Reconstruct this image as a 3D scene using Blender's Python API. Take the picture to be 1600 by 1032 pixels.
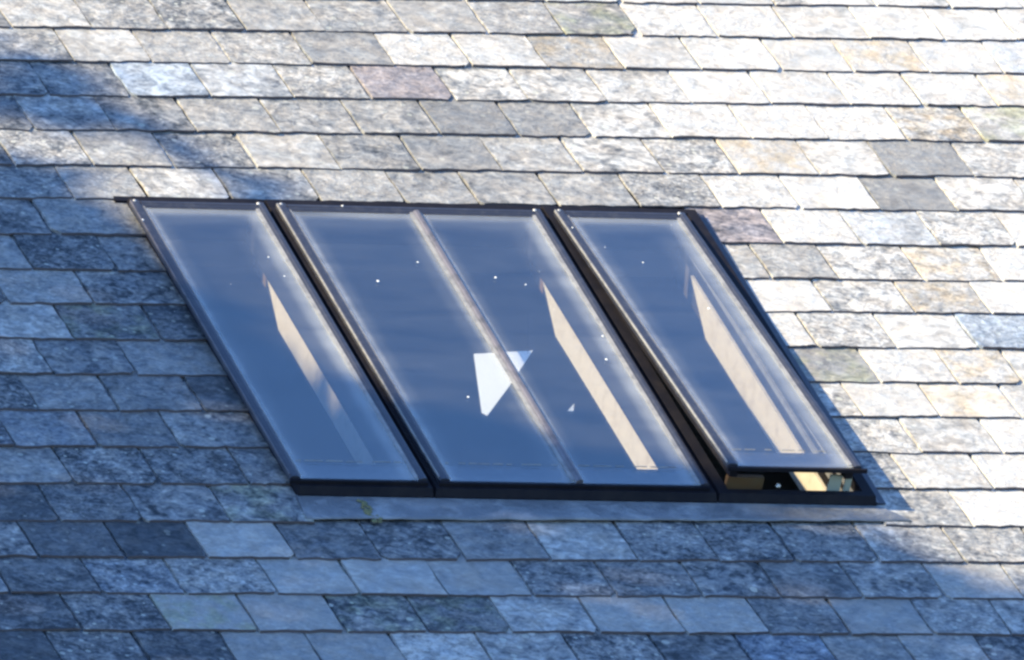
import bpy, bmesh, math, random
from mathutils import Vector, Matrix, noise

random.seed(7)
for o in list(bpy.data.objects):
    bpy.data.objects.remove(o)
SC = bpy.context.scene
COL = SC.collection
PI = math.pi

# ------------------------------------------------------------------ camera, sky, sun, exposure
PITCH = math.radians(31.467)               # pitch of the roof slope; roof coordinates are (u along, v up the slope, n out of it)
CU, SU = math.cos(PITCH), math.sin(PITCH)
def W3(u, v, n=0.0):                       # roof coordinates -> world
    return Vector((u, v*CU - n*SU, v*SU + n*CU))

cam = bpy.data.cameras.new('camera')
cam_ob = bpy.data.objects.new('camera', cam)
COL.objects.link(cam_ob)
SC.camera = cam_ob
cx = Vector((0.92453275, -0.38110261, 0.0))
cy = Vector((-0.00911507, -0.02211263, 0.99971393))
cf = Vector((0.38099359, 0.92426827, 0.02391763))
m = Matrix((cx, cy, -cf)).transposed().to_4x4()
m.translation = Vector((-20.1683465, -48.92723505, -1.2661081))
cam_ob.matrix_world = m
cam.sensor_width = 36.0
cam.lens = 36.0*29108.66/1600.0
cam.clip_start = 1.0
cam.clip_end = 2000.0

TS = W3(-0.80, 0.24, 0.55).normalized()    # towards the sun
SUN_EL = math.asin(TS.z)
SUN_AZ = math.atan2(TS.x, TS.y)            # clockwise from +Y
world = bpy.data.worlds.new('World')
SC.world = world
world.use_nodes = True
wn = world.node_tree.nodes
bg = wn['Background']
sky = wn.new('ShaderNodeTexSky')
sky.sky_type = 'NISHITA'
sky.sun_disc = False
sky.sun_elevation = SUN_EL
sky.sun_rotation = SUN_AZ
sky.altitude = 0
sky.air_density = 1.0
sky.dust_density = 0.05
sky.ozone_density = 8.0
world.node_tree.links.new(sky.outputs[0], bg.inputs[0])
bg.inputs[1].default_value = 0.15

sl = bpy.data.lights.new('sun', 'SUN')
sl.energy = 4.2
sl.angle = math.radians(0.53)
sl.color = (1.0, 0.835, 0.51)
sun = bpy.data.objects.new('sun', sl)
COL.objects.link(sun)
sun.rotation_euler = TS.to_track_quat('Z', 'Y').to_euler()
sun.location = TS*30

SC.view_settings.view_transform = 'Standard'
SC.view_settings.look = 'None'
SC.view_settings.gamma = 1.0
SC.view_settings.use_curve_mapping = False
SC.view_settings.exposure = 1.4
SC.cycles.use_denoising = True
SC.cycles.max_bounces = 8
SC.cycles.transparent_max_bounces = 12
SC.cycles.sample_clamp_indirect = 4.0
SC.render.filter_size = 1.9 if hasattr(SC.render, 'filter_size') else 1.5
SC.cycles.filter_width = 2.7

# ------------------------------------------------------------------ helpers
def link(o, parent=None):
    COL.objects.link(o)
    if parent is not None:
        o.parent = parent
    return o

def mesh_ob(name, verts, faces, mat, parent=None, smooth=False):
    me = bpy.data.meshes.new(name)
    me.from_pydata([tuple(v) for v in verts], [], faces)
    me.validate()
    me.update()
    if mat is not None:
        me.materials.append(mat)
    if smooth:
        for p in me.polygons: p.use_smooth = True
    return link(bpy.data.objects.new(name, me), parent)

def empty(name, loc, parent=None, rot=None):
    o = bpy.data.objects.new(name, None)
    o.empty_display_size = 0.1
    o.location = loc
    if rot is not None:
        o.rotation_euler = rot
    return link(o, parent)

def tag(o, label=None, cat=None, group=None, kind=None):
    if label: o['label'] = label
    if cat: o['category'] = cat
    if group: o['group'] = group
    if kind: o['kind'] = kind
    return o

class MB:                                   # collects boxes, prisms and lathes as one mesh
    def __init__(s): s.v = []; s.f = []
    def add(s, vs, fs):
        k = len(s.v)
        s.v += [Vector(q) for q in vs]
        s.f += [tuple(i + k for i in f) for f in fs]
    def box(s, a, b):
        x0, y0, z0 = a; x1, y1, z1 = b
        s.add([(x0,y0,z0),(x1,y0,z0),(x1,y1,z0),(x0,y1,z0),(x0,y0,z1),(x1,y0,z1),(x1,y1,z1),(x0,y1,z1)],
              [(0,3,2,1),(4,5,6,7),(0,1,5,4),(1,2,6,5),(2,3,7,6),(3,0,4,7)])
    def prism(s, prof, a, b, axis):         # profile (p, q) swept along an axis; axis 'v': p=u,q=n ; 'u': p=v,q=n
        n = len(prof)
        vs = []
        for t in (a, b):
            for p, q in prof:
                vs.append((p, t, q) if axis == 'v' else (t, p, q))
        fs = [tuple(range(n)), tuple(range(2*n - 1, n - 1, -1))]
        for i in range(n):
            j = (i + 1) % n
            fs.append((i, i + n, j + n, j))
        s.add(vs, fs)
    def ring(s, prof, u0, v0, u1, v1):      # mitred frame; profile is (inset from the outer edge, n)
        n = len(prof); vs = []
        for cxs, cys, sx, sy in ((u0, v0, 1, 1), (u1, v0, -1, 1), (u1, v1, -1, -1), (u0, v1, 1, -1)):
            for d, z in prof:
                dx, dy = (d if isinstance(d, tuple) else (d, d))
                vs.append((cxs + sx*dx, cys + sy*dy, z))
        fs = []
        for c in range(4):
            e = (c + 1) % 4
            for i in range(n):
                j = (i + 1) % n
                fs.append((c*n + i, c*n + j, e*n + j, e*n + i))
        s.add(vs, fs)
    def dome(s, c, r, h, seg=10):
        c = Vector(c); vs = []; fs = []
        for k, a in enumerate((0.0, 0.5, 0.95)):
            for i in range(seg):
                t = 2*PI*i/seg
                rr = r*math.cos(a*PI/2*0.98)
                vs.append(c + Vector((rr*math.cos(t), rr*math.sin(t), h*math.sin(a*PI/2))))
        for k in range(2):
            for i in range(seg):
                j = (i + 1) % seg
                fs.append((k*seg + i, k*seg + j, (k+1)*seg + j, (k+1)*seg + i))
        fs.append(tuple(2*seg + i for i in range(seg)))
        s.add(vs, fs)
    def build(s, name, mat, parent=None, off=(0, 0, 0), smooth=False, fix=True):
        o = Vector(off)
        ob = mesh_ob(name, [q - o for q in s.v], s.f, mat, parent, smooth)
        if fix:
            bm = bmesh.new(); bm.from_mesh(ob.data)
            bmesh.ops.recalc_face_normals(bm, faces=bm.faces)
            bm.to_mesh(ob.data); bm.free()
        return ob

# ------------------------------------------------------------------ materials
class NT:
    def __init__(s, name):
        s.m = bpy.data.materials.new(name); s.m.use_nodes = True
        s.t = s.m.node_tree; s.n = s.t.nodes
        s.out = s.n['Material Output']; s.b = s.n['Principled BSDF']
    def new(s, typ, **kw):
        x = s.n.new(typ)
        for k, v in kw.items():
            if k.startswith('i_'):
                key = k[2:]
                x.inputs[int(key) if key.isdigit() else key.replace('_', ' ')].default_value = v
            else: setattr(x, k, v)
        return x
    def l(s, a, b): s.t.links.new(a, b)
    def math(s, op, a, b=None, c=None, clamp=False):
        x = s.n.new('ShaderNodeMath'); x.operation = op; x.use_clamp = clamp
        for i, q in enumerate((a, b, c)):
            if q is None: continue
            if isinstance(q, (int, float)): x.inputs[i].default_value = q
            else: s.l(q, x.inputs[i])
        return x.outputs[0]
    def mix(s, f, a, b):
        x = s.n.new('ShaderNodeMix'); x.data_type = 'RGBA'
        for sock, q in ((x.inputs[0], f), (x.inputs[6], a), (x.inputs[7], b)):
            if isinstance(q, (int, float)): sock.default_value = q
            elif isinstance(q, tuple): sock.default_value = (*q, 1) if len(q) == 3 else q
            else: s.l(q, sock)
        return x.outputs[2]
    def ramp(s, f, stops, interp='LINEAR'):
        x = s.n.new('ShaderNodeValToRGB'); x.color_ramp.interpolation = interp
        e = x.color_ramp.elements
        while len(e) < len(stops): e.new(0.5)
        for q, (p, c) in zip(e, stops):
            q.position = p; q.color = (*c, 1) if isinstance(c, tuple) else (c, c, c, 1)
        s.l(f, x.inputs[0]); return x.outputs[0]
    def noise(s, vec, scale, detail=4, rough=0.6, dist=0.0):
        x = s.new('ShaderNodeTexNoise'); x.inputs['Scale'].default_value = scale
        x.inputs['Detail'].default_value = detail; x.inputs['Roughness'].default_value = rough
        x.inputs['Distortion'].default_value = dist
        s.l(vec, x.inputs['Vector']); return x.outputs[0]
    def bump(s, h, dist, strength=1.0):
        x = s.new('ShaderNodeBump'); x.inputs['Distance'].default_value = dist
        x.inputs['Strength'].default_value = strength
        s.l(h, x.inputs['Height']); s.l(x.outputs[0], s.b.inputs['Normal'])
    def coords(s, scale=(1, 1, 1), rnd=False, rot=0.0):
        tc = s.new('ShaderNodeTexCoord'); mp = s.new('ShaderNodeMapping')
        mp.inputs['Scale'].default_value = scale
        mp.inputs['Rotation'].default_value = (0, 0, rot)
        s.l(tc.outputs['Object'], mp.inputs[0])
        if not rnd: return mp.outputs[0]
        oi = s.new('ShaderNodeObjectInfo')
        vm = s.new('ShaderNodeVectorMath', operation='ADD')
        cm = s.new('ShaderNodeCombineXYZ')
        s.l(s.math('MULTIPLY', oi.outputs['Random'], 57.0), cm.inputs[0])
        s.l(s.math('MULTIPLY', oi.outputs['Random'], 91.0), cm.inputs[1])
        sc_ = s.new('ShaderNodeVectorMath', operation='SCALE')
        wn_ = s.new('ShaderNodeTexWhiteNoise'); wn_.noise_dimensions = '1D'
        s.l(oi.outputs['Random'], wn_.inputs['W'])
        s.l(mp.outputs[0], sc_.inputs[0]); s.l(s.math('MULTIPLY_ADD', wn_.outputs['Value'], 0.75, 0.6), sc_.inputs['Scale'])
        s.l(sc_.outputs[0], vm.inputs[0]); s.l(cm.outputs[0], vm.inputs[1])
        return vm.outputs[0]

TONE = [(0.0, (0.030, 0.036, 0.044)), (0.22, (0.085, 0.093, 0.105)), (0.45, (0.185, 0.19, 0.197)),
        (0.7, (0.31, 0.305, 0.295)), (1.0, (0.52, 0.51, 0.49))]
def slate_material(name, per_object=True):
    t = NT(name)
    c1 = t.coords(rnd=per_object)
    c2 = t.coords(scale=(1.0, 1.25, 1.0), rnd=per_object, rot=0.7)
    if per_object:
        oi = t.new('ShaderNodeObjectInfo')
        sp = t.new('ShaderNodeSeparateColor')
        t.l(oi.outputs['Color'], sp.inputs[0])
        tone, mott, hue = sp.outputs[0], sp.outputs[1], sp.outputs[2]
    else:
        vo = t.new('ShaderNodeAttribute'); vo.attribute_name = 'stone'
        sp = t.new('ShaderNodeSeparateColor'); t.l(vo.outputs['Color'], sp.inputs[0])
        tone, mott, hue = sp.outputs[0], sp.outputs[1], sp.outputs[2]
    big = t.noise(c1, 8.0, 3, 0.55, 1.2)
    mid = t.noise(c2, 24.0, 4, 0.62, 1.1)
    fine = t.noise(c1, 62.0, 3, 0.65, 0.5)
    a = t.math('MULTIPLY', t.math('SUBTRACT', big, 0.5), 1.35)
    b = t.math('MULTIPLY', t.math('SUBTRACT', mid, 0.48), 1.9)
    c = t.math('MULTIPLY', t.math('SUBTRACT', fine, 0.5), 1.5)
    dev = t.math('ADD', t.math('ADD', a, b), c)
    val = t.math('MULTIPLY_ADD', dev, mott, tone, clamp=True)
    col = t.ramp(val, TONE)
    # pale lichen discs and pits
    vo = t.new('ShaderNodeTexVoronoi'); vo.inputs['Scale'].default_value = 34.0
    vo.inputs['Randomness'].default_value = 1.0
    t.l(c1, vo.inputs['Vector'])
    spc = t.new('ShaderNodeSeparateColor'); t.l(vo.outputs['Color'], spc.inputs[0])
    size = t.math('MULTIPLY', t.math('SUBTRACT', spc.outputs[0], 0.62, clamp=True), 0.9)
    disc = t.math('GREATER_THAN', size, t.math('MULTIPLY_ADD', fine, 0.25, t.math('SUBTRACT', vo.outputs['Distance'], 0.1)))
    col = t.mix(t.math('MULTIPLY', t.math('MULTIPLY', disc, mott), 0.75), col, (0.52, 0.53, 0.47))
    # hue: 0 plain, .25 blue, .5 green moss, .75 rust, 1 purple
    tint = t.ramp(hue, [(0.0, (1.0, 1.0, 1.0)), (0.25, (0.80, 0.93, 1.12)), (0.5, (0.97, 1.0, 0.80)), (0.75, (1.0, 0.89, 0.74)), (1.0, (0.98, 0.90, 0.95))])
    patch = t.ramp(t.noise(c1, 12.0, 3, 0.6, 0.4), [(0.44, 0.0), (0.62, 1.0)])
    full = t.math('ADD', t.math('LESS_THAN', hue, 0.3), t.math('GREATER_THAN', hue, 0.9), clamp=True)
    tf = t.math('MAXIMUM', patch, full)
    mul = t.new('ShaderNodeMix'); mul.data_type = 'RGBA'; mul.blend_type = 'MULTIPLY'
    t.l(tf, mul.inputs[0]); t.l(col, mul.inputs[6]); t.l(tint, mul.inputs[7])
    col = mul.outputs[2]
    # slight warm and cool drift of the stone
    drift = t.ramp(t.noise(c1, 17.0, 3, 0.6), [(0.35, (1.04, 0.99, 0.95)), (0.65, (0.96, 1.0, 1.06))])
    m2 = t.new('ShaderNodeMix'); m2.data_type = 'RGBA'; m2.blend_type = 'MULTIPLY'
    m2.inputs[0].default_value = 1.0
    t.l(col, m2.inputs[6]); t.l(drift, m2.inputs[7])
    t.l(m2.outputs[2], t.b.inputs['Base Color'])
    t.b.inputs['Roughness'].default_value = 0.72
    t.b.inputs['Specular IOR Level'].default_value = 0.28
    h = t.math('ADD', t.math('MULTIPLY', big, 0.9), t.math('ADD', t.math('MULTIPLY', mid, 0.8), t.math('MULTIPLY', fine, 0.35)))
    t.bump(h, 0.006, 0.9)
    return t.m

def simple(name, col, rough=0.5, metal=0.0, spec=0.5, n=None, bump=None, coat=0.0):
    t = NT(name)
    t.b.inputs['Roughness'].default_value = rough
    t.b.inputs['Metallic'].default_value = metal
    t.b.inputs['Specular IOR Level'].default_value = spec
    t.b.inputs['Coat Weight'].default_value = coat
    c = t.coords()
    if n:
        sc, col2, lo, hi = n
        t.l(t.mix(t.ramp(t.noise(c, sc, 5, 0.65, 0.5), [(lo, 0.0), (hi, 1.0)]), col, col2), t.b.inputs['Base Color'])
    else:
        t.b.inputs['Base Color'].default_value = (*col, 1)
    if bump:
        t.bump(t.noise(c, bump[0], 5, 0.6), bump[1])
    return t.m

M_slate = slate_material('slate_stone')
M_field = slate_material('slate_stone_field', False)
M_edge = simple('shaded_broken_edge', (0.12, 0.105, 0.118), 0.85, 0.0, 0.15)  # unlichened edge, darkened further for the shadow line under the tails
M_frame = simple('painted_frame_metal', (0.030, 0.032, 0.046), 0.3, 0.0, 0.6, n=(38, (0.07, 0.07, 0.08), 0.5, 0.8), bump=(60, 0.0006))
M_bar = simple('greyed_bar_metal', (0.15, 0.14, 0.16), 0.35, 0.2, 0.5, n=(34, (0.08, 0.08, 0.09), 0.45, 0.7))
M_under = simple('dark_frame_timber', (0.009, 0.009, 0.014), 0.6, 0.0, 0.12, n=(20, (0.017, 0.015, 0.018), 0.4, 0.7))
M_bead = simple('putty_and_highlight', (0.27, 0.265, 0.265), 0.5, 0.0, 0.5, n=(30, (0.14, 0.14, 0.155), 0.42, 0.7), bump=(50, 0.001))  # putty, also the painted edge highlights and sunlit frame stripes
M_lead = simple('weathered_lead', (0.17, 0.18, 0.20), 0.36, 0.25, 0.5, n=(9, (0.34, 0.35, 0.37), 0.45, 0.72), bump=(9, 0.02))
M_moss = simple('lichen_stain', (0.20, 0.17, 0.07), 0.85, n=(60, (0.11, 0.12, 0.06), 0.4, 0.6))
M_lining = simple('cream_lining', (0.72, 0.64, 0.52), 0.5, n=(22, (0.50, 0.42, 0.31), 0.5, 0.8), bump=(30, 0.004))
M_wood = simple('brown_timber', (0.12, 0.085, 0.05), 0.5, n=(9, (0.13, 0.07, 0.03), 0.4, 0.7))
M_white = simple('sun_patch_and_speck_white', (0.92, 0.92, 0.90), 0.6)  # droppings, and the card that stands for a patch of sun
M_deck = simple('roof_deck_timber', (0.05, 0.04, 0.035), 0.8)
M_room = simple('attic_plaster', (0.10, 0.095, 0.085), 0.8)
M_stay = simple('grey_green_metal', (0.42, 0.46, 0.40), 0.5)
M_screw = simple('bright_screw_metal', (0.5, 0.49, 0.48), 0.3, 0.2)
M_wall = simple('rubble_wall_render', (0.33, 0.30, 0.26), 0.9, n=(3, (0.24, 0.22, 0.19), 0.4, 0.65), bump=(12, 0.03))
M_grass = simple('meadow_ground', (0.06, 0.085, 0.03), 0.95, n=(0.35, (0.10, 0.09, 0.05), 0.4, 0.65))
M_bark = simple('bark', (0.09, 0.07, 0.05), 0.9, bump=(14, 0.03))
M_leaf = simple('leaf', (0.05, 0.085, 0.025), 0.6)

def glass_material():
    t = NT('window_glass')
    tc = t.new('ShaderNodeTexCoord')
    # Schlick reflectance that is the same from both faces of the pane
    ge = t.new('ShaderNodeNewGeometry')
    dt = t.new('ShaderNodeVectorMath', operation='DOT_PRODUCT')
    t.l(ge.outputs['Incoming'], dt.inputs[0]); t.l(ge.outputs['Normal'], dt.inputs[1])
    co = t.math('ABSOLUTE', dt.outputs['Value'])
    frs = t.math('MULTIPLY_ADD', t.math('POWER', t.math('SUBTRACT', 1.0, co), 5.0), 0.84, 0.16)
    gl = t.new('ShaderNodeBsdfGlossy'); gl.inputs['Roughness'].default_value = 0.015
    gl.inputs['Color'].default_value = (0.84, 0.94, 1.0, 1)
    tr = t.new('ShaderNodeBsdfTransparent'); tr.inputs['Color'].default_value = (0.985, 0.99, 0.99, 1)
    m1 = t.new('ShaderNodeMixShader')
    t.l(frs, m1.inputs[0]); t.l(tr.outputs[0], m1.inputs[1]); t.l(gl.outputs[0], m1.inputs[2])
    # film of dust, plus a soft glow painted along the putty edges
    sp = t.new('ShaderNodeSeparateXYZ'); t.l(tc.outputs['Object'], sp.inputs[0])
    gx = t.new('ShaderNodeAttribute'); gx.attribute_name = 'edge'
    e = t.ramp(gx.outputs['Fac'], [(0.0, 0.46), (0.16, 0.18), (0.46, 0.045), (1.0, 0.020)], 'EASE')
    ns = t.noise(t.coords(scale=(0.7, 3.6, 1.0)), 2.8, 6, 0.68, 0.5)
    film = t.math('MULTIPLY', e, t.math('MULTIPLY_ADD', ns, 2.4, -0.25, clamp=False))
    df = t.new('ShaderNodeBsdfDiffuse'); df.inputs['Color'].default_value = (0.62, 0.64, 0.66, 1)
    m2 = t.new('ShaderNodeMixShader')
    t.l(film, m2.inputs[0]); t.l(m1.outputs[0], m2.inputs[1]); t.l(df.outputs[0], m2.inputs[2])
    t.l(m2.outputs[0], t.out.inputs[0])
    return t.m
M_glass = glass_material()

# courses of slates: tail line v, its slope, joints u, tone read for slates near u
ROWS = {
    0: (1.937, 0.0089, [-0.723, -0.469, -0.217, 0.029, 0.28, 0.533, 0.787, 1.034, 1.281, 1.524, 1.855, 2.094, 2.333], []),
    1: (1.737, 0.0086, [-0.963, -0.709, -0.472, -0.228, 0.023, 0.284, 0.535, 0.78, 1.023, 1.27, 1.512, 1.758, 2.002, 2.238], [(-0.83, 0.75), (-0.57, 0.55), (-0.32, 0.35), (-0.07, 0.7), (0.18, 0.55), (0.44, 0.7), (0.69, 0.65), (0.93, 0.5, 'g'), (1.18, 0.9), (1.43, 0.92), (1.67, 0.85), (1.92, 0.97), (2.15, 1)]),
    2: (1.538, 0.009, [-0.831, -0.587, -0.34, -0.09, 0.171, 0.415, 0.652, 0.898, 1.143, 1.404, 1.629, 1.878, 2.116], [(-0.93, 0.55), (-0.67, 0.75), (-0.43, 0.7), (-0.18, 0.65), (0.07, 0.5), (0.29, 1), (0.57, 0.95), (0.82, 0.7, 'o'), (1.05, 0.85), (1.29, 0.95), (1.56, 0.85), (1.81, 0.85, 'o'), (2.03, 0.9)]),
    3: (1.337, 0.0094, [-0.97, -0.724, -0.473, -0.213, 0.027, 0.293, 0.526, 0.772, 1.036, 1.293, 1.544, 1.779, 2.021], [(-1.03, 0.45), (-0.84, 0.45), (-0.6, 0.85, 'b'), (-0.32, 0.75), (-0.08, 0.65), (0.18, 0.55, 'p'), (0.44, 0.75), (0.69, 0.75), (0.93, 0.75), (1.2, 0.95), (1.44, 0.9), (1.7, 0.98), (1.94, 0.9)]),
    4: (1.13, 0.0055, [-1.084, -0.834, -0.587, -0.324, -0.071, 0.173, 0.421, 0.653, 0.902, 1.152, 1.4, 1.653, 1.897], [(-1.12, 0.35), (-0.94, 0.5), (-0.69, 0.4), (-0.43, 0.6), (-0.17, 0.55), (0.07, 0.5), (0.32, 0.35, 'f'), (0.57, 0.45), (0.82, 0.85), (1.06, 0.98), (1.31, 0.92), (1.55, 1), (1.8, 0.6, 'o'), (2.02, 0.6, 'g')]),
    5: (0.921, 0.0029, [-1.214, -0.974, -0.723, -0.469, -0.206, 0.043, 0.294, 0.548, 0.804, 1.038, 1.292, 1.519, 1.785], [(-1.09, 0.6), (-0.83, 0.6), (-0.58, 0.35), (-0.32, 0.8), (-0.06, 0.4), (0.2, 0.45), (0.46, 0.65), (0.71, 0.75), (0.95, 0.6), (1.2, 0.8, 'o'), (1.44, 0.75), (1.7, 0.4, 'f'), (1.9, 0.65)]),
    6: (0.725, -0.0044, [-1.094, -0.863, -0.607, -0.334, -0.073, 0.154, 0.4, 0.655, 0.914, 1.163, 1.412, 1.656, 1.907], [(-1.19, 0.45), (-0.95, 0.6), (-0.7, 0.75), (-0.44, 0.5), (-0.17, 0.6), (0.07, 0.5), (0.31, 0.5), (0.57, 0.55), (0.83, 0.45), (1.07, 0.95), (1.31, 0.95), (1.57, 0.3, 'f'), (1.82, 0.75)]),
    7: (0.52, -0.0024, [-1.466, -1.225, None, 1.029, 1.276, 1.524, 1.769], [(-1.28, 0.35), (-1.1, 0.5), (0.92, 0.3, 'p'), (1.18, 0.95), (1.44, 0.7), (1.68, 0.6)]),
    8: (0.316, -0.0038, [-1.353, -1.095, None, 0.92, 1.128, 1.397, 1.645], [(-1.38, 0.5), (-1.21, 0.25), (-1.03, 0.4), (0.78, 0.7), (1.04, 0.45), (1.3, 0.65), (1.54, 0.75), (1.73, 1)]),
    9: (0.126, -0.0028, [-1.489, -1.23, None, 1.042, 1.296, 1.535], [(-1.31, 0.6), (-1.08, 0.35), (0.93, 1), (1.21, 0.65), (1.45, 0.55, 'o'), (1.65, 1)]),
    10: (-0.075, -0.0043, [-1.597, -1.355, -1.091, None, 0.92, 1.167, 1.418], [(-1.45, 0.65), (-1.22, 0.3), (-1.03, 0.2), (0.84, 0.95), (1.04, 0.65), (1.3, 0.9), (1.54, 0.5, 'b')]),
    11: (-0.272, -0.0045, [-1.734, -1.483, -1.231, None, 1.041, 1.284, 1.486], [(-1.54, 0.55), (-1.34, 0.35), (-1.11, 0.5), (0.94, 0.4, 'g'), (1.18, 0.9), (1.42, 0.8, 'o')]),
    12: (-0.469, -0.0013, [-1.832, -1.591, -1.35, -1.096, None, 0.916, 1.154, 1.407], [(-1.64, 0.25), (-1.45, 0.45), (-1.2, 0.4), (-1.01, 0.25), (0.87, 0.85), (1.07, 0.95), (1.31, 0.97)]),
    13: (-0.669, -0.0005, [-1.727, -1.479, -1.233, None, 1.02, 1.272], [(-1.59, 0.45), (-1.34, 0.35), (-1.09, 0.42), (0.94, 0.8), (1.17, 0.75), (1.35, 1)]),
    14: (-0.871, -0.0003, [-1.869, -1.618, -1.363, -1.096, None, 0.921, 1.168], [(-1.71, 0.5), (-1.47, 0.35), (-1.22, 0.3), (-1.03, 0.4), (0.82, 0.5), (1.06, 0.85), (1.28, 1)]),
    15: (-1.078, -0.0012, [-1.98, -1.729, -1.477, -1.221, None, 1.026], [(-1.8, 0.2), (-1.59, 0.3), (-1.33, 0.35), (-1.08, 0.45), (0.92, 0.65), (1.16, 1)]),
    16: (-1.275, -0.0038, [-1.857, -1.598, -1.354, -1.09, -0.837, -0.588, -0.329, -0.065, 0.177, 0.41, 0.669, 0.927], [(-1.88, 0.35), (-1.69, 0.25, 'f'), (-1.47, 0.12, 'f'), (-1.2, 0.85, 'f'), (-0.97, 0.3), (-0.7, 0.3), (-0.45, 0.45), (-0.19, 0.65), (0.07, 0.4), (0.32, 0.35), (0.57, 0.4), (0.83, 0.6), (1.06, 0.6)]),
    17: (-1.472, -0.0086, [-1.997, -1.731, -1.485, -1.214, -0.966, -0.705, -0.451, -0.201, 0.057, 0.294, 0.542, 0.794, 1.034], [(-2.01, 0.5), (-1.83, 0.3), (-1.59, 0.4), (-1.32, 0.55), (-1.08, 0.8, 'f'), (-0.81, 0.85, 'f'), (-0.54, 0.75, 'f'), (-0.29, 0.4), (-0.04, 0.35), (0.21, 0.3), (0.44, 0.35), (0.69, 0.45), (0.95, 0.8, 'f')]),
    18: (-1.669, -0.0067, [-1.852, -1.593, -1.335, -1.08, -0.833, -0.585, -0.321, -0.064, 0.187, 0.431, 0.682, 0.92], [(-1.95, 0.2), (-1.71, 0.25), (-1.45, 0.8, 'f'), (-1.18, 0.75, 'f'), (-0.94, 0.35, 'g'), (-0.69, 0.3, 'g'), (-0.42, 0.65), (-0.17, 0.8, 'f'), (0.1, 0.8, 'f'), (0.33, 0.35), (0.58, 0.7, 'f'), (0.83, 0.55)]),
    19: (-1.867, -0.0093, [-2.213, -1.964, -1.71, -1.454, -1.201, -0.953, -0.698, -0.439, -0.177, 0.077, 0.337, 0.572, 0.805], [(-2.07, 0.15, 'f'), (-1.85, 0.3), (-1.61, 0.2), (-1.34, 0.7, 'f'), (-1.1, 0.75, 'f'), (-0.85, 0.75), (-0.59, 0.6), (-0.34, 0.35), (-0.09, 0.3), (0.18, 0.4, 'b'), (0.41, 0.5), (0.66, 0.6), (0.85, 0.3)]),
}

# ------------------------------------------------------------------ ground
def ground():
    n = 24; s = 900.0; vs = []; fs = []
    for j in range(n + 1):
        for i in range(n + 1):
            x = -s + 2*s*i/n; y = -s + 2*s*j/n
            vs.append((x, y, -7.0 + 0.4*noise.noise(Vector((x*0.004, y*0.004, 0)))))
    for j in range(n):
        for i in range(n):
            a = j*(n+1) + i; fs.append((a, a+1, a+n+2, a+n+1))
    return tag(mesh_ob('ground', vs, fs, M_grass), kind='structure')
ground()

# ------------------------------------------------------------------ house: roof deck, slates, walls, attic room
UL, UR, VE, VR = -5.0, 5.5, -3.3, 3.6       # roof extents: verges, eave, ridge
house = tag(empty('house', (0, 0, -7.0)), 'house whose slate roof, sunlit at one side and tree-shaded at the other, fills the view', 'house')
HZ = Vector((0, 0, 7.0))
WR = math.radians(-1.2); WC = Vector((0.0, -0.13))    # the windows sit a touch out of square with the courses
def rot_uv(u, v):
    d = Vector((u, v)) - WC
    c, s = math.cos(WR), math.sin(WR)
    return WC.x + d.x*c - d.y*s, WC.y + d.x*s + d.y*c
F0, F1, FB, FT = -0.957, 0.785, -0.957, 0.688   # outline of the window frames, unrotated
HOLE = (F0 + 0.03, FB + 0.03, F1 - 0.03, FT - 0.03)
mb = MB()
D0, D1 = -0.19, -0.028
hu0, hv0, hu1, hv1 = HOLE
hc = [rot_uv(hu0, hv0), rot_uv(hu1, hv0), rot_uv(hu1, hv1), rot_uv(hu0, hv1)]
oc = [(UL, VE), (UR, VE), (UR, VR), (UL, VR)]
vs = []
for n in (D0, D1):
    for q in oc + hc: vs.append((q[0], q[1], n))
fs = []
for i in range(4):
    j = (i + 1) % 4
    fs += [(8+i, 8+j, 12+j, 12+i), (i, 4+i, 4+j, j), (4+i, 12+i, 12+j, 4+j), (i, j, 8+j, 8+i)]
mb.add(vs, fs)
roof = mb.build('roof', M_deck, house)
roof.location = HZ
roof.rotation_euler = (PITCH, 0, 0)

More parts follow.
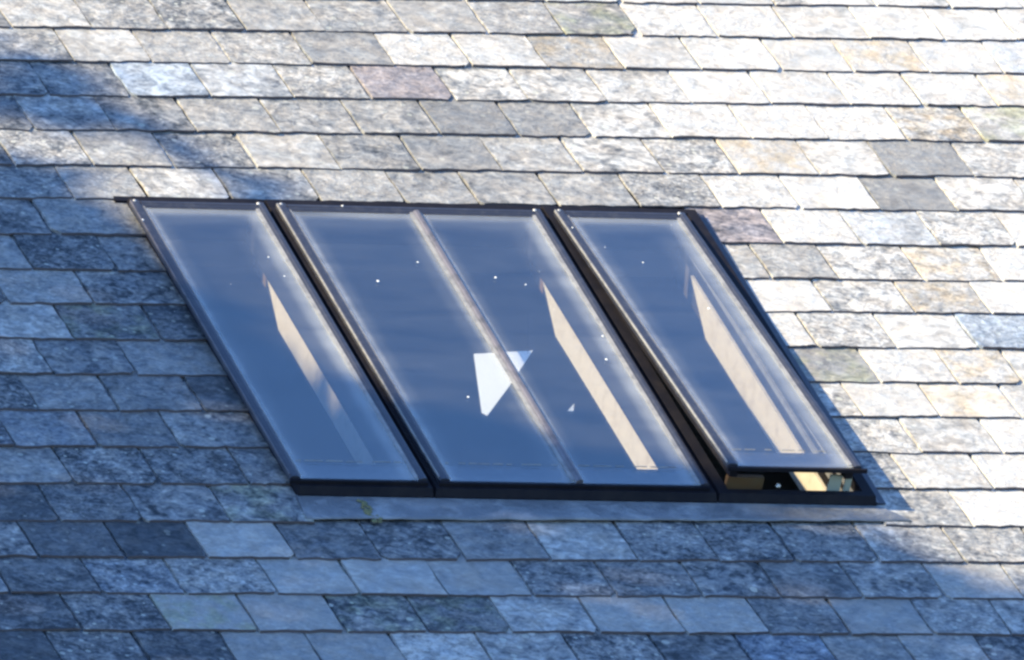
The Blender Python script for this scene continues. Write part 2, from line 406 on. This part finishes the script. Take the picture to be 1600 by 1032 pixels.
CHIPS = [(0.90, 1.737, 0.004, 0.042), (-0.71, -1.275, 0.02, 0.028), (1.27, 1.538, 0.0, 0.018), (1.53, 0.92, 0.0, 0.02), (-0.10, 1.54, 0.01, 0.004), (0.16, 1.337, 0.002, 0.022), (0.86, -1.472, 0.02, 0.0), (-0.57, 1.337, 0.022, 0.003), (-1.22, -0.272, 0.012, 0.02), (-1.09, 0.52, 0.025, 0.0)]
def slate_geo(u0, u1, v0, length, rng, tilt, lift, chip=True, slope=0.0):
    """One riven slate: irregular outline, thin, resting on the course below. Returns verts about its own centre."""
    th = rng.uniform(0.007, 0.0105)
    g0 = rng.uniform(0.001, 0.0048); g1 = rng.uniform(0.001, 0.0048)
    a, b = u0 + g0, u1 - g1
    w = b - a
    sl = tilt
    pts = []
    nb = 13
    ca = rng.choice([0, 0, 0, 0.002, 0.003, 0.006, 0.014]) if chip else 0
    cb = rng.choice([0, 0, 0, 0.002, 0.003, 0.006, 0.020]) if chip else 0
    for cu, cv, cl, cr in CHIPS:
        if abs(cu - (a + b)/2) < 0.08 and abs(cv - v0) < 0.06: ca, cb = cl, cr
    ph = rng.uniform(0, 50)
    sk = rng.uniform(-0.006, 0.006)
    for i in range(nb):                     # tail edge
        t = i/(nb - 1)
        y = v0 + sk*(t - 0.5) + 0.006*noise.noise(Vector((a*8 + t*4, ph, 0))) + 0.004*noise.noise(Vector((t*13, ph, 3))) + rng.uniform(-0.0014, 0.0014)
        x = a + w*t
        if i == 0: x += ca*0.9; 
        if i == nb - 1: x -= cb*0.9
        pts.append((x, y))
    ns = 5
    right = []
    for i in range(1, ns + 1):
        t = i/ns
        y = v0 + (0.23 if i < ns else length)*t if i < ns else v0 + length
        x = b + rng.uniform(-0.0045, 0.0016)
        if i == 1: y = v0 + max(cb, 0.012)
        right.append((x, y))
    left = []
    for i in range(ns, 0, -1):
        t = i/ns
        y = v0 + 0.23*t if i < ns else v0 + length
        x = a + rng.uniform(-0.0016, 0.0045)
        if i == 1: y = v0 + max(ca, 0.012)
        left.append((x, y))
    out = pts + right + left
    tw = rng.uniform(-0.003, 0.003)
    def top(x, y):
        return lift - sl*(y - v0) + tw*((x - a)/w - 0.5)*max(0, 1 - (y - v0)/0.25) + slope*0
    c = Vector(((a + b)/2, v0 + 0.1, 0.0))
    n = len(out); vs = []
    for x, y in out: vs.append(Vector((x, y, top(x, y))) - c)
    for x, y in out: vs.append(Vector((x - 0.0008, y + 0.0012, top(x, y) - th)) - c)
    fs = [tuple(range(n))] + [(i + n, (i + 1) % n + n, (i + 1) % n, i) for i in range(n)]
    return vs, fs, c

ALL_V = {}
def row_v(k):
    return ROWS[k][0] if k in ROWS else (ROWS[0][0] + 0.2*(0 - k) if k < 0 else ROWS[19][0] - 0.2*(k - 19))
def edge_u(k):                               # visible span of a course from the photograph's viewpoint, with a margin
    v = row_v(k)
    t = (1.9 - v)/3.72
    return -0.94 - 1.20*t - 0.16, 2.36 - 1.46*t + 0.16
HUE = {'b': 0.25, 'g': 0.5, 'o': 0.75, 'p': 1.0}
srng = random.Random(11)
field_v = []; field_f = []; field_c = []
frng = random.Random(3)
count = 0
for k in range(-8, 27):
    v0 = row_v(k)
    slope = ROWS[k][1] if k in ROWS else 0.0
    lo, hi = edge_u(k)
    if k in ROWS: js = list(ROWS[k][2])
    else: js = [srng.uniform(-0.12, 0.12)]
    if None in js:
        i = js.index(None); left, right = js[:i], js[i+1:]
    else: left = right = None
    def grow_left(a):
        while a[0] > UL: a.insert(0, a[0] - srng.uniform(0.235, 0.265))
        return a
    def grow_right(a):
        while a[-1] < UR: a.append(a[-1] + srng.uniform(0.235, 0.265))
        return a
    if left is None:
        segs = [grow_right(grow_left(js))]
    else:
        eL = rot_uv(F0, v0 + 0.1)[0] + 0.004; eR = rot_uv(F1, v0 + 0.1)[0] - 0.006
        if k == 15: eL = -0.955
        segs = [grow_left(left) + [eL], [eR] + grow_right(right)]
    for sg in segs:
        for a, b in zip(sg, sg[1:]):
            if b - a < 0.03: continue
            mid = (a + b)/2
            vt = v0 + slope*(mid - 0.3)*0.6
            shown = k in ROWS and b > lo and a < hi
            length = 0.42
            # slates above the windows stop at the frame's head gutter; nothing may reach into the opening
            u0r, u1r = F0 - 0.02, F1 + 0.02
            if 6 < k < 16 and False: pass
            if k in (16, 17) and b > -1.0 and a < 0.83:
                length = 0.31 if k == 16 else 0.42
            lift = srng.uniform(0.0, 0.0036)
            vs, fs, c = slate_geo(a, b, vt, length, srng, 0.0405, lift, True)
            if left is not None:
                # the cut slate beside the frame follows the line of the frame
                for q in vs:
                    x = q.x + c.x; y = q.y + c.y
                    if b == eL or a == eR:
                        e = rot_uv(F0, y)[0] + 0.004 if b == eL else rot_uv(F1, y)[0] - 0.006
                        if b == eL and abs(x - eL) < 0.02: q.x = e - c.x
                        if a == eR and abs(x - eR) < 0.02: q.x = e - c.x
            if not shown:
                o = len(field_v)
                field_v += [q + c for q in vs]
                field_f += [tuple(i + o for i in f) for f in fs]
                field_c += [(max(0.12, min(0.95, 0.5 + 0.14*mid + 0.11*v0 + frng.uniform(-0.15, 0.15))), frng.uniform(0.4, 0.88), frng.choice([0, 0, 0, 0, 0.1, 0.5]), 1.0)]*len(fs)  # tone rises towards the sunlit side, continuing the sunlit slates
                continue
            ob = mesh_ob('slate', vs, fs, M_slate, roof)
            ob.data.materials.append(M_edge)
            for p in ob.data.polygons:
                if 0 < p.index < 13: p.material_index = 1
            ob.location = c
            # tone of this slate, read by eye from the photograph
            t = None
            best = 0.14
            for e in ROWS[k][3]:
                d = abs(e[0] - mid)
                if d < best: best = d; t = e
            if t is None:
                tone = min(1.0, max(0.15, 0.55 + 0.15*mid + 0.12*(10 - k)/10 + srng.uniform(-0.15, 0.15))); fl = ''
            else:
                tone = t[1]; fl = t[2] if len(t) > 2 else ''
            if v0 > -1.0 and mid > (-0.7 if v0 > 0.5 else 0.5): w_ = max(0.0, min(1.0, (mid - 0.75)/0.4)); tone = (0.22 + 0.24*w_) + (0.66 - 0.16*w_)*tone   # paler on the sunlit side: light put into the stone tone
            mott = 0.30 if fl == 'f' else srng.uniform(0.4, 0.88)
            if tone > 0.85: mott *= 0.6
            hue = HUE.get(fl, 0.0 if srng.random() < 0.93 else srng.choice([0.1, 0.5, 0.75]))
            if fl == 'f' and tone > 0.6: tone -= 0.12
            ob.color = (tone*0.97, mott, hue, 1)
            count += 1
print('slates as parts:', count)
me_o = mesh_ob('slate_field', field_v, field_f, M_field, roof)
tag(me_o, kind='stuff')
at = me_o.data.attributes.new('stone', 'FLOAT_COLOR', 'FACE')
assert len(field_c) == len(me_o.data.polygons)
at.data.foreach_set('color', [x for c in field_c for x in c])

# ridge tiles, verge boards, gutter (outside the view)
mb = MB()
for i in range(24):
    u = UL + i*0.44
    mb.prism([(VR - 0.16, -0.02), (VR + 0.02, 0.035), (VR + 0.03, 0.02), (VR - 0.15, -0.035)], u, u + 0.435, 'u')
mb.build('ridge_tile_row', M_lead, roof)

# back slope, walls, attic room
def wp(v, n=0.0):                            # y, z of a point on the front slope
    return v*CU - n*SU, v*SU + n*CU
yr, zr = wp(VR, 0.0); ye, ze = wp(VE, 0.0)
mb = MB()
yb = 2*yr - ye
mb.add([(UL, yr, zr-0.02), (UR, yr, zr-0.02), (UR, yb, ze-0.02), (UL, yb, ze-0.02), (UL, yr, zr-0.2), (UR, yr, zr-0.2), (UR, yb, ze-0.2), (UL, yb, ze-0.2)],
       [(0,1,2,3), (4,7,6,5), (0,4,5,1), (3,2,6,7), (0,3,7,4), (1,5,6,2)])
bs = mb.build('back_roof_slope', M_lead, house); bs.location = HZ
def wallbox(name, a, b, mat=M_wall):
    q = MB(); q.box(a, b); o = q.build(name, mat, house); o.location = HZ; return o
wallbox('wall', (UL + 0.25, ye + 0.25, -7.0), (UR - 0.25, ye + 0.65, ze - 0.1))
wallbox('wall', (UL + 0.25, yb - 0.65, -7.0), (UR - 0.25, yb - 0.25, ze - 0.1))
for u0 in (UL + 0.25, UR - 0.65):
    q = MB()
    q.add([(u0, ye + 0.66, -7.0), (u0, yb - 0.66, -7.0), (u0, yb - 0.66, ze + 0.0), (u0, yr, zr - 0.26), (u0, ye + 0.66, ze + 0.0),
           (u0 + 0.4, ye + 0.66, -7.0), (u0 + 0.4, yb - 0.66, -7.0), (u0 + 0.4, yb - 0.66, ze + 0.0), (u0 + 0.4, yr, zr - 0.26), (u0 + 0.4, ye + 0.66, ze + 0.0)],
          [(0,1,2,3,4), (9,8,7,6,5), (0,5,6,1), (1,6,7,2), (2,7,8,3), (3,8,9,4), (4,9,5,0)])
    o = q.build('gable_wall', M_wall, house); o.location = HZ
wallbox('attic_floor', (UL + 0.66, ye + 0.66, ze - 0.35), (UR - 0.66, yb - 0.66, ze - 0.2), M_wood)
# panelled partition behind the windows and boarded reveals seen through the open sash
q = MB()
q.box((UL + 0.7, 1.55, ze - 0.19), (UR - 0.7, 1.62, 0.70))
o = q.build('attic_partition', M_room, house); o.location = HZ

# head gutter, dark strip for the window's shadow, lead apron
def rot_pts(vs):
    r = []
    for v in vs:
        u, w = rot_uv(v[0], v[1]); r.append(Vector((u, w, v[2])))
    return r
mb = MB()
mb.box((F0 - 0.02, FT + 0.002, -0.021), (F1 + 0.02, FT + 0.16, -0.017))
mb.box((F0 - 0.034, FT + 0.002, -0.004), (F1 + 0.014, FT + 0.028, 0.0035))
mb.v = rot_pts(mb.v)
mb.build('head_gutter', M_under, roof)
mb = MB()
mb.prism([(F1 + 0.002, -0.004), (F1 + 0.002, 0.008), (F1 + 0.012, 0.0045), (F1 + 0.032, 0.0040), (F1 + 0.032, 0.0015)], FB + 0.01, FT, 'v')  # dark strip added to deepen the window's shadow on the slates
mb.v = rot_pts(mb.v)
mb.build('side_shade_strip', M_frame, roof)
# apron: dressed lead, slightly rippled
nu, nv = 90, 6
vs = []; fs = []
for j in range(nv + 1):
    for i in range(nu + 1):
        t = i/nu; s = j/nv
        top = rot_uv(-0.962 + t*1.752, FB + 0.004)
        bot = (-0.992 + t*1.835, -1.066 + 0.004*noise.noise(Vector((t*14, 3, 0))) + 0.006*t)
        u = bot[0] + (top[0] - bot[0])*s; v = bot[1] + (top[1] - bot[1])*s
        n = 0.0055 + 0.004*noise.noise(Vector((u*7, v*18, 5))) + 0.002*noise.noise(Vector((u*22, v*30, 1))) - 0.006*s*(1 - s)
        vs.append((u, v, 0.0015 + (n - 0.0015)*(1 - s*s)))
top_n = len(vs)
for v in list(vs): vs.append((v[0], v[1], v[2] - 0.004))
for j in range(nv):
    for i in range(nu):
        a = j*(nu + 1) + i
        fs += [(a, a + 1, a + nu + 2, a + nu + 1), (a + top_n + nu + 1, a + nu + 2 + top_n, a + 1 + top_n, a + top_n)]
for i in range(nu): fs.append((i + top_n, i + 1 + top_n, i + 1, i))
ap = mesh_ob('lead_apron', vs, fs, M_lead, roof, smooth=True)
# lichen running down over the apron
q = MB()
for i in range(26):
    t = i/25
    u = -0.800 + 0.020*t + srng.uniform(-0.014, 0.014); v = -0.968 - 0.115*t
    q.dome((u, v, 0.0055), srng.uniform(0.004, 0.010), 0.0022, 7)
st = q.build('lichen_streak', M_moss, roof); tag(st, kind='stuff')

# ------------------------------------------------------------------ the three roof windows
S0, S1 = -0.925, 0.622                       # sash bottom and top
UNITS = [(-0.977, -0.568), (-0.531, 0.280), (0.323, 0.728)]
FRM = [(F0, -0.552), (-0.548, 0.3005), (0.3035, F1)]
LABELS = ['closed narrow roof window at the shaded end, beside the blue shaded slates',
          'widest roof window, two panes split by a glazing bar, between the narrow ones',
          'narrow roof window propped slightly open, casting a shadow on sunlit slates']
NAMES = ['roof_window']*3
Rroof = Matrix.Rotation(PITCH, 4, 'X') @ Matrix.Rotation(WR, 4, 'Z')
BARS = [None, -0.110, None]
GL_N = 0.0405
def pane(u0, v0, u1, v1, parent, off, right_glow=0.14, left_glow=0.07):  # glow widths: how far the painted edge glow reaches in
    nu, nv = 28, 40
    vs = []; fs = []; ed = []
    for j in range(nv + 1):
        for i in range(nu + 1):
            s = i/nu; t = j/nv
            u = u0 + (u1 - u0)*s; v = v0 + (v1 - v0)*t
            vs.append((u - off[0], v - off[1], GL_N - off[2]))
            ed.append(max(0.0, min(1.0, min((u - u0)/left_glow, (u1 - u)/right_glow, (v1 - v)/0.16 + 0.12, (v - v0)/0.05 + 0.3))))
    for j in range(nv):
        for i in range(nu):
            a = j*(nu + 1) + i; fs.append((a, a + 1, a + nu + 2, a + nu + 1))
    top = len(vs)
    vs += [(x, y, z - 0.006) for x, y, z in vs]; ed += ed
    fs += [tuple(i + top for i in reversed(f)) for f in fs]
    ob = mesh_ob('glass_pane', vs, fs, M_glass, parent)
    at = ob.data.attributes.new('edge', 'FLOAT', 'POINT')
    at.data.foreach_set('value', ed)
    return ob

SPECKS = [[(-0.641, 0.33), (-0.629, 0.222), (-0.961, 0.524)],
          [(-0.19, 0.311), (0.021, 0.228), (0.10, 0.189), (0.199, -0.232), (-0.317, 0.619), (0.235, -0.10), (-0.35, 0.20), (-0.30, -0.45)],
          [(0.353, 0.50), (0.60, 0.02), (0.50, 0.30)]]
for w in range(3):
    u0, u1 = UNITS[w]; f0, f1 = FRM[w]
    ox, oy = (f0 + f1)/2, FB
    off = (ox, oy, 0.0)
    a, b = rot_uv(ox, oy)
    root = empty('roof_window', W3(a, b, 0.0))
    root.rotation_euler = Rroof.to_euler()
    tag(root, LABELS[w], 'roof window', 'roof windows side by side in the slate roof', 'thing')
    # frame: kerb standing on the roof; open inside
    k = MB()
    iw = 0.036
    k.ring([((0.0, 0.0), -0.022), ((0.0, 0.0), 0.006), ((0.004, 0.012), 0.027), ((iw, iw), 0.027), ((iw, iw), -0.100), ((0.0, 0.0), -0.100)], f0, FB, f1, FT)
    fr = k.build('frame', M_under, root, off)
    # timber and lining inside
    gl0, gl1 = u0 + 0.042, u1 - 0.034
    for side, x0, x1 in (('l', f0 + 0.004, f0 + 0.020), ('r', None, None)):
        k = MB()
        if side == 'l':
            k.box((x0, FB + 0.03, -0.185), (x1, FT - 0.03, -0.1005))
        else:
            x0 = u1 - 0.004 if w < 2 else u1 + 0.012
            prof = [(FB + 0.037, -0.196), (0.315, -0.196), (0.515, -0.1005), (FB + 0.037, -0.1005)]  # raked end follows the head's shadow line, shade cut into the shape
            n_ = len(prof); vv = [(x0, p, q_) for p, q_ in prof] + [(x0 + 0.012, p, q_) for p, q_ in prof]
            k.add(vv, [(0,1,2,3), (7,6,5,4)] + [(i, i + 4, (i+1) % 4 + 4, (i+1) % 4) for i in range(4)])
        k.build('side_lining', M_lining if side == 'r' else M_wood, root, off)
    k = MB(); k.box((f0 + 0.02, FB + 0.012, -0.185), (f1 - 0.02, FB + 0.030, -0.1005)); k.build('bottom_lining', M_wood, root, off)
    # sash
    hinge = Vector((0.0, S1, 0.028))
    sash_parts = []
    k = MB()
    rl, rr = 0.030, 0.024
    T = 0.047
    def side(x0, x1, inner):                 # rail profile, outer edge at x0
        d = 1 if x1 > x0 else -1
        return [(x0, 0.029), (x0, T - 0.005), (x0 + d*0.003, T - 0.001), (x0 + d*0.008, T), (x1 - d*0.008, T), (x1 - d*0.004, T - 0.003), (x1, T - 0.004), (x1, 0.029)]
    k.prism(side(u0, u0 + rl, 1), S0, S1, 'v')
    k.prism(side(u1, u1 - rr, 1), S0, S1, 'v')
    k.prism([(S1, 0.029), (S1, T - 0.006), (S1 - 0.005, T - 0.001), (S1 - 0.013, T - 0.001), (S1 - 0.020, T - 0.004), (S1 - 0.026, T - 0.004), (S1 - 0.026, 0.029)], u0 + rl, u1 - rr, 'u')
    k.prism([(S0, 0.029), (S0, 0.0335), (S0 + 0.094, 0.0335), (S0 + 0.094, 0.029)], u0 + rl, u1 - rr, 'u')
    sash = k.build('sash', M_frame, root, off)
    # glass covers the bottom rail as well
    ga, gb = u0 + rl + 0.001, u1 - rr - 0.001
    gtop = S1 - 0.027
    if BARS[w] is None:
        pane(ga, S0 + 0.002, gb, gtop, sash, off)
    else:
        pane(ga, S0 + 0.002, BARS[w] - 0.008, gtop, sash, off, 0.09)
        pane(BARS[w] + 0.008, S0 + 0.002, gb, gtop, sash, off, 0.14, 0.05)
        k = MB(); c = BARS[w]
        k.prism([(c - 0.0075, 0.030), (c - 0.012, T - 0.003), (c - 0.006, T + 0.002), (c + 0.003, T + 0.003), (c + 0.009, T - 0.001), (c + 0.0075, 0.030)], S0 + 0.002, gtop, 'v')
        k.build('glazing_bar', M_bar, sash, off)
    # putty beads
    spans = [(ga, gb)] if BARS[w] is None else [(ga, BARS[w] - 0.0125), (BARS[w] + 0.0095, gb)]
    for si, (a0, a1) in enumerate(spans):
        wl = 0.005; wr = 0.011
        for x0, x1 in ((a0, a0 + wl), (a1, a1 - wr)):
            k = MB()
            k.prism([(x0, GL_N + 0.0006), (x0, T - 0.0035), (x1, GL_N + 0.0016), (x1, GL_N + 0.0006)], S0 + 0.012, gtop - 0.002, 'v')
            k.build('putty_bead', M_bead, sash, off)
        k = MB()
        k.prism([(gtop - 0.001, GL_N + 0.0007), (gtop - 0.001, T - 0.004), (gtop - 0.010, GL_N + 0.0012), (gtop - 0.010, GL_N + 0.0007)], a0 + wl, a1 - wr, 'u')
        k.build('putty_bead', M_frame, sash, off)
        # sealant line at the bottom rail, broken with weather
        k = MB(); x = a0 + wl + 0.01
        while x < a1 - wr - 0.02:
            L_ = srng.uniform(0.01, 0.06)
            y = S0 + 0.094 + srng.uniform(-0.001, 0.001)
            k.prism([(y, GL_N + 0.0006), (y + 0.002, GL_N + 0.0022), (y + 0.0045, GL_N + 0.0006)], x, min(x + L_, a1 - wr - 0.012), 'u')
            x += L_ + srng.choice([0.004, 0.01, 0.03])
        tag(k.build('sealant_line', M_bead, sash, off), kind='stuff')
    k = MB()  # pale lip added as the highlight along the rail's outer edge
    k.prism([(u0 - 0.0012, T - 0.006), (u0 - 0.0012, T + 0.0008), (u0 + 0.0016, T + 0.0008), (u0 + 0.0016, T - 0.0005)], S0 + 0.01, S1 - 0.004, 'v')
    k.build('edge_highlight', M_bar if w == 0 else M_bead, sash, off)
    # drip edge below the glass
    k = MB()
    e = 0.016 if w == 2 else 0.0
    k.box((u0 - 0.002, S0 - 0.010, 0.0275), (u1 + e, S0 - 0.0005, 0.0385))
    k.build('drip_edge', M_under, sash, off)
    # screws in the top corners
    for x in (u0 + 0.012, u1 - 0.020):
        k = MB(); k.dome((x, S1 - 0.006, T - 0.0015), 0.006, 0.004)
        k.build('screw_head', M_screw, sash, off, smooth=True)
    k = MB()
    for (x, y) in SPECKS[w]:
        dx = -(y - WC.y)*math.sin(WR)
        k.dome((x - 0.021*(y - WC.y), y + 0.021*x, (T if abs(x - u0) < 0.03 or y > 0.6 else GL_N) + 0.0003), srng.uniform(0.0022, 0.0042), 0.0016, 8)
    for i in range(2):
        x = srng.uniform(ga + 0.02, gb - 0.02); y = srng.uniform(S0 + 0.12, gtop - 0.03)
        k.dome((x, y, GL_N + 0.0003), srng.uniform(0.0009, 0.0016), 0.0010, 6)
    o = k.build('bird_dropping', M_white, sash, off); tag(o, kind='stuff')
    if w == 2:
        # propped open: turn the sash about its top edge
        ang = math.radians(2.4)
        pv = Vector((0.0, S1 - oy, 0.028))
        M = Matrix.Translation(pv) @ Matrix.Rotation(-ang, 4, 'X') @ Matrix.Translation(-pv)
        sash.matrix_local = M
        # inside of the open sash and the catch
        k = MB(); k.dome((0.497, -0.905, 0.030), 0.0075, 0.009)
        k.build('catch_knob', M_screw, root, off, smooth=True)
        k = MB()
        k.box((u0 + 0.016, S0 + 0.012, -0.002), (u0 + 0.040, S1 - 0.02, 0.0285))
        k.box((u1 - 0.040, S0 + 0.012, -0.002), (u1 - 0.016, S1 - 0.02, 0.0285))
        k.build('inner_rail', M_under, sash, off)
        for n0, th_ in ((-0.060, 0.016), (-0.018, 0.012)):  # pale strips added to stand for the sunlit inner side of the frame
            k = MB(); k.box((f1 - iw - 0.009, FB + 0.06, n0), (f1 - iw - 0.0005, FT - 0.06, n0 + th_)); k.build('lit_frame_stripe', M_bead, root, off)
        k = MB(); k.box((u0 + 0.022, -0.895, -0.075), (0.455, -0.878, 0.050)); k.build('catch_block', M_wood, root, off)
        for x0, x1 in ((0.655, 0.692), (0.704, 0.722)):
            k = MB(); k.box((x0, -0.893, -0.05), (x1, -0.886, 0.060)); k.build('opening_stay', M_stay, root, off)

# added card cut to a sun-patch shape behind the bar, and a scrap beside it
def card(pts, label, n, cat):
    c = sum((Vector(p) for p in pts), Vector((0, 0)))/len(pts)
    vs = []
    for z in (n, n - 0.0015):
        for p in pts: vs.append((p[0] - c.x, p[1] - c.y, z - n))
    m_ = len(pts)
    fs = [tuple(range(m_)), tuple(range(2*m_ - 1, m_ - 1, -1))] + [(i, i + m_, (i + 1) % m_ + m_, (i + 1) % m_) for i in range(m_)]
    o = mesh_ob('added_card', vs, fs, M_white)
    o.location = W3(c.x, c.y, n); o.rotation_euler = (PITCH, 0, 0)
    tag(o, label, cat, 'white cards added behind the middle window')
    bm = bmesh.new(); bm.from_mesh(o.data); bmesh.ops.recalc_face_normals(bm, faces=bm.faces); bm.to_mesh(o.data); bm.free()
    return o
sun_card = card([(-0.108, -0.016), (0.081, 0.006), (-0.063, -0.197), (-0.188, -0.363), (-0.199, -0.346)], 'added white card shaped as a large sun patch inside the middle window, crossed by its glazing bar', -0.07, 'paper')
for x in (-0.098, 0.060):                    # two threads made up to hang the card from the underside of the glass
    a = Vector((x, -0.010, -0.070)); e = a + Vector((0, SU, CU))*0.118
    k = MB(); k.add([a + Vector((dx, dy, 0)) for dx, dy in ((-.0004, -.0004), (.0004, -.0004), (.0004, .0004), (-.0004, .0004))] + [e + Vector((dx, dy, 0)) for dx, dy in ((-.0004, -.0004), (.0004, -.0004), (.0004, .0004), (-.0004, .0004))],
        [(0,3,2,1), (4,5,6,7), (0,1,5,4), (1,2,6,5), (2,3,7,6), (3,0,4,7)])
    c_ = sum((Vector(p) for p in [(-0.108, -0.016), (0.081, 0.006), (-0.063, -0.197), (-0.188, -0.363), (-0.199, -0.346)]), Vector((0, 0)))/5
    k.build('added_thread', M_under, sun_card, (c_.x, c_.y, -0.07))
card([(0.022, -0.459), (0.010, -0.490), (-0.013, -0.500), (0.006, -0.500)], 'tiny pale scrap inside the middle window beside its cream lining', 0.028, 'paper')

# ------------------------------------------------------------------ tree beside the house whose crown shades the roof
def tree():
    rng = random.Random(5)
    base = W3(-1.6, -1.0) + TS*11.0
    gx, gy = base.x, base.y
    t = tag(empty('tree', (gx, gy, -7.0)), 'leafy tree beside the house that shades the lower slates', 'tree')
    org = Vector((gx, gy, -7.0))
    # boundary of the main shade on the roof, u -> v, and loose sprigs past it
    BND = [(-6.0, 1.02), (-1.27, 1.02), (-1.18, 0.94), (-1.12, 0.90), (-1.07, 0.79), (-1.02, 0.69), (-0.98, 0.56), (-0.93, 0.35), (-0.80, -0.02), (-0.62, -0.44), (-0.35, -0.62), (-0.20, -0.67), (-0.08, -0.70), (0.06, -0.78), (0.35, -0.92), (0.75, -1.24), (1.05, -1.48), (1.6, -1.85), (3.0, -2.6)]
    def bnd(u):
        for (a, va), (b, vb) in zip(BND, BND[1:]):
            if a <= u <= b: return va + (vb - va)*(u - a)/(b - a)
        return -9
    BL = [(-0.85, 1.38, 0.28, 0.07, 1.3), (-0.80, 1.23, 0.26, 0.055, 2.2), (-1.0, 1.52, 0.25, 0.10, 0.8), (-0.30, 0.95, 0.30, 0.12, 0.5), (-1.05, 1.27, 0.26, 0.085, 3.0), (-0.72, 1.13, 0.13, 0.045, 1.8), (-0.56, 1.01, 0.12, 0.07, 2.6), (-0.60, 1.08, 0.12, 0.05, 1.4),
          (-0.46, 0.80, 0.16, 0.07, 1.3), (-0.06, 1.00, 0.17, 0.10, 0.55), (0.10, 1.15, 0.22, 0.12, 0.45), (0.35, 0.82, 0.34, 0.09, 0.5),
          (-0.35, 1.22, 0.20, 0.11, 0.45), (-0.36, 1.78, 0.16, 0.08, 0.7), (-0.75, 1.42, 0.25, 0.08, 0.9), (-0.90, 1.62, 0.25, 0.1, 0.4), (0.75, 0.85, 0.25, 0.1, 0.3), (0.35, 1.02, 0.45, 0.22, 0.28), (-0.1, 0.84, 0.25, 0.06, 0.35)]
    FL = [(-0.18, -1.36, 0.10, 0.05), (-0.12, -1.52, 0.06, 0.06), (0.16, -1.06, 0.10, 0.03), (0.55, -1.04, 0.22, 0.03)]
    def tau(u, v):
        d = bnd(u) - v
        x = 4.6/(1 + math.exp(-d/0.055))
        for bu, bv, ru, rv, s in BL:
            du = (u - bu)/ru; dv = (v - bv)/rv
            x += 1.45*s*math.exp(-(du*du + dv*dv))
        for bu, bv, ru, rv in FL:
            du = (u - bu)/ru; dv = (v - bv)/rv
            x *= 1 - 0.93*math.exp(-(du*du + dv*dv))
        # the crown thins out far from the view
        far = max(0.0, (-(u) - 3.6)/1.4) + max(0.0, (-(v) - 3.0)/1.0)
        return x*max(0.0, 1 - far)
    vs = []; fs = []
    A = 7.2*7.6
    s0 = 0.062
    nleaf = 0
    N = int(A*4.9/(s0*s0*1.9))
    for i in range(N):
        u = rng.uniform(-5.0, 2.2); v = rng.uniform(-5.0, 2.6)
        if v > bnd(u) + 1.4: continue
        x = tau(u, v)
        if rng.random() > x/4.9: continue
        d = 11.0 + rng.gauss(0, 0.9)
        p = W3(u, v) + TS*d - org
        ax = (TS + Vector((rng.uniform(-1, 1), rng.uniform(-1, 1), rng.uniform(-1, 1)))*0.75).normalized()
        q = ax.to_track_quat('Z', 'Y')
        r = rng.uniform(0, 2*PI); sc = s0*rng.uniform(0.75, 1.3)
        e1 = q @ Vector((math.cos(r), math.sin(r), 0)); e2 = q @ Vector((-math.sin(r), math.cos(r), 0))
        k = len(vs)
        vs += [p - e1*sc, p + e2*sc*0.62, p + e1*sc*1.15, p - e2*sc*0.62]
        fs.append((k, k+1, k+2, k+3)); nleaf += 1
    print('leaves', nleaf)
    cr = mesh_ob('crown', vs, fs, M_leaf, t)
    # trunk and limbs
    q = MB()
    def limb(a, b, ra, rb, seg=8):
        a = Vector(a); b = Vector(b); d = (b - a).normalized(); qq = d.to_track_quat('Z', 'Y')
        v_ = []
        for c_, r_ in ((a, ra), ((a + b)/2 + Vector((rng.uniform(-.1, .1), rng.uniform(-.1, .1), 0)), (ra + rb)/2), (b, rb)):
            for i in range(seg):
                an = 2*PI*i/seg; v_.append(c_ + qq @ Vector((r_*math.cos(an), r_*math.sin(an), 0)))
        f_ = [tuple(reversed(range(seg))), tuple(2*seg + i for i in range(seg))]
        for kk in range(2):
            for i in range(seg):
                j = (i + 1) % seg; f_.append((kk*seg + i, kk*seg + j, (kk+1)*seg + j, (kk+1)*seg + i))
        q.add(v_, f_)
    cz = base.z + 7.0
    limb((0, 0, 0), (0.1, -0.2, cz*0.55), 0.30, 0.20)
    limb((0.1, -0.2, cz*0.55), (-0.3, -0.1, cz*0.95), 0.20, 0.06)
    for i in range(11):
        z = cz*rng.uniform(0.5, 0.9); an = rng.uniform(0, 2*PI); L_ = rng.uniform(1.0, 2.0)
        bx, by = L_*math.cos(an), L_*math.sin(an)
        if bx > 0: bx *= 0.6
        limb((0, -0.15, z), (bx, by - 0.1, z + L_*0.6), 0.08, 0.02, 6)
    q.build('trunk', M_bark, t)
tree()
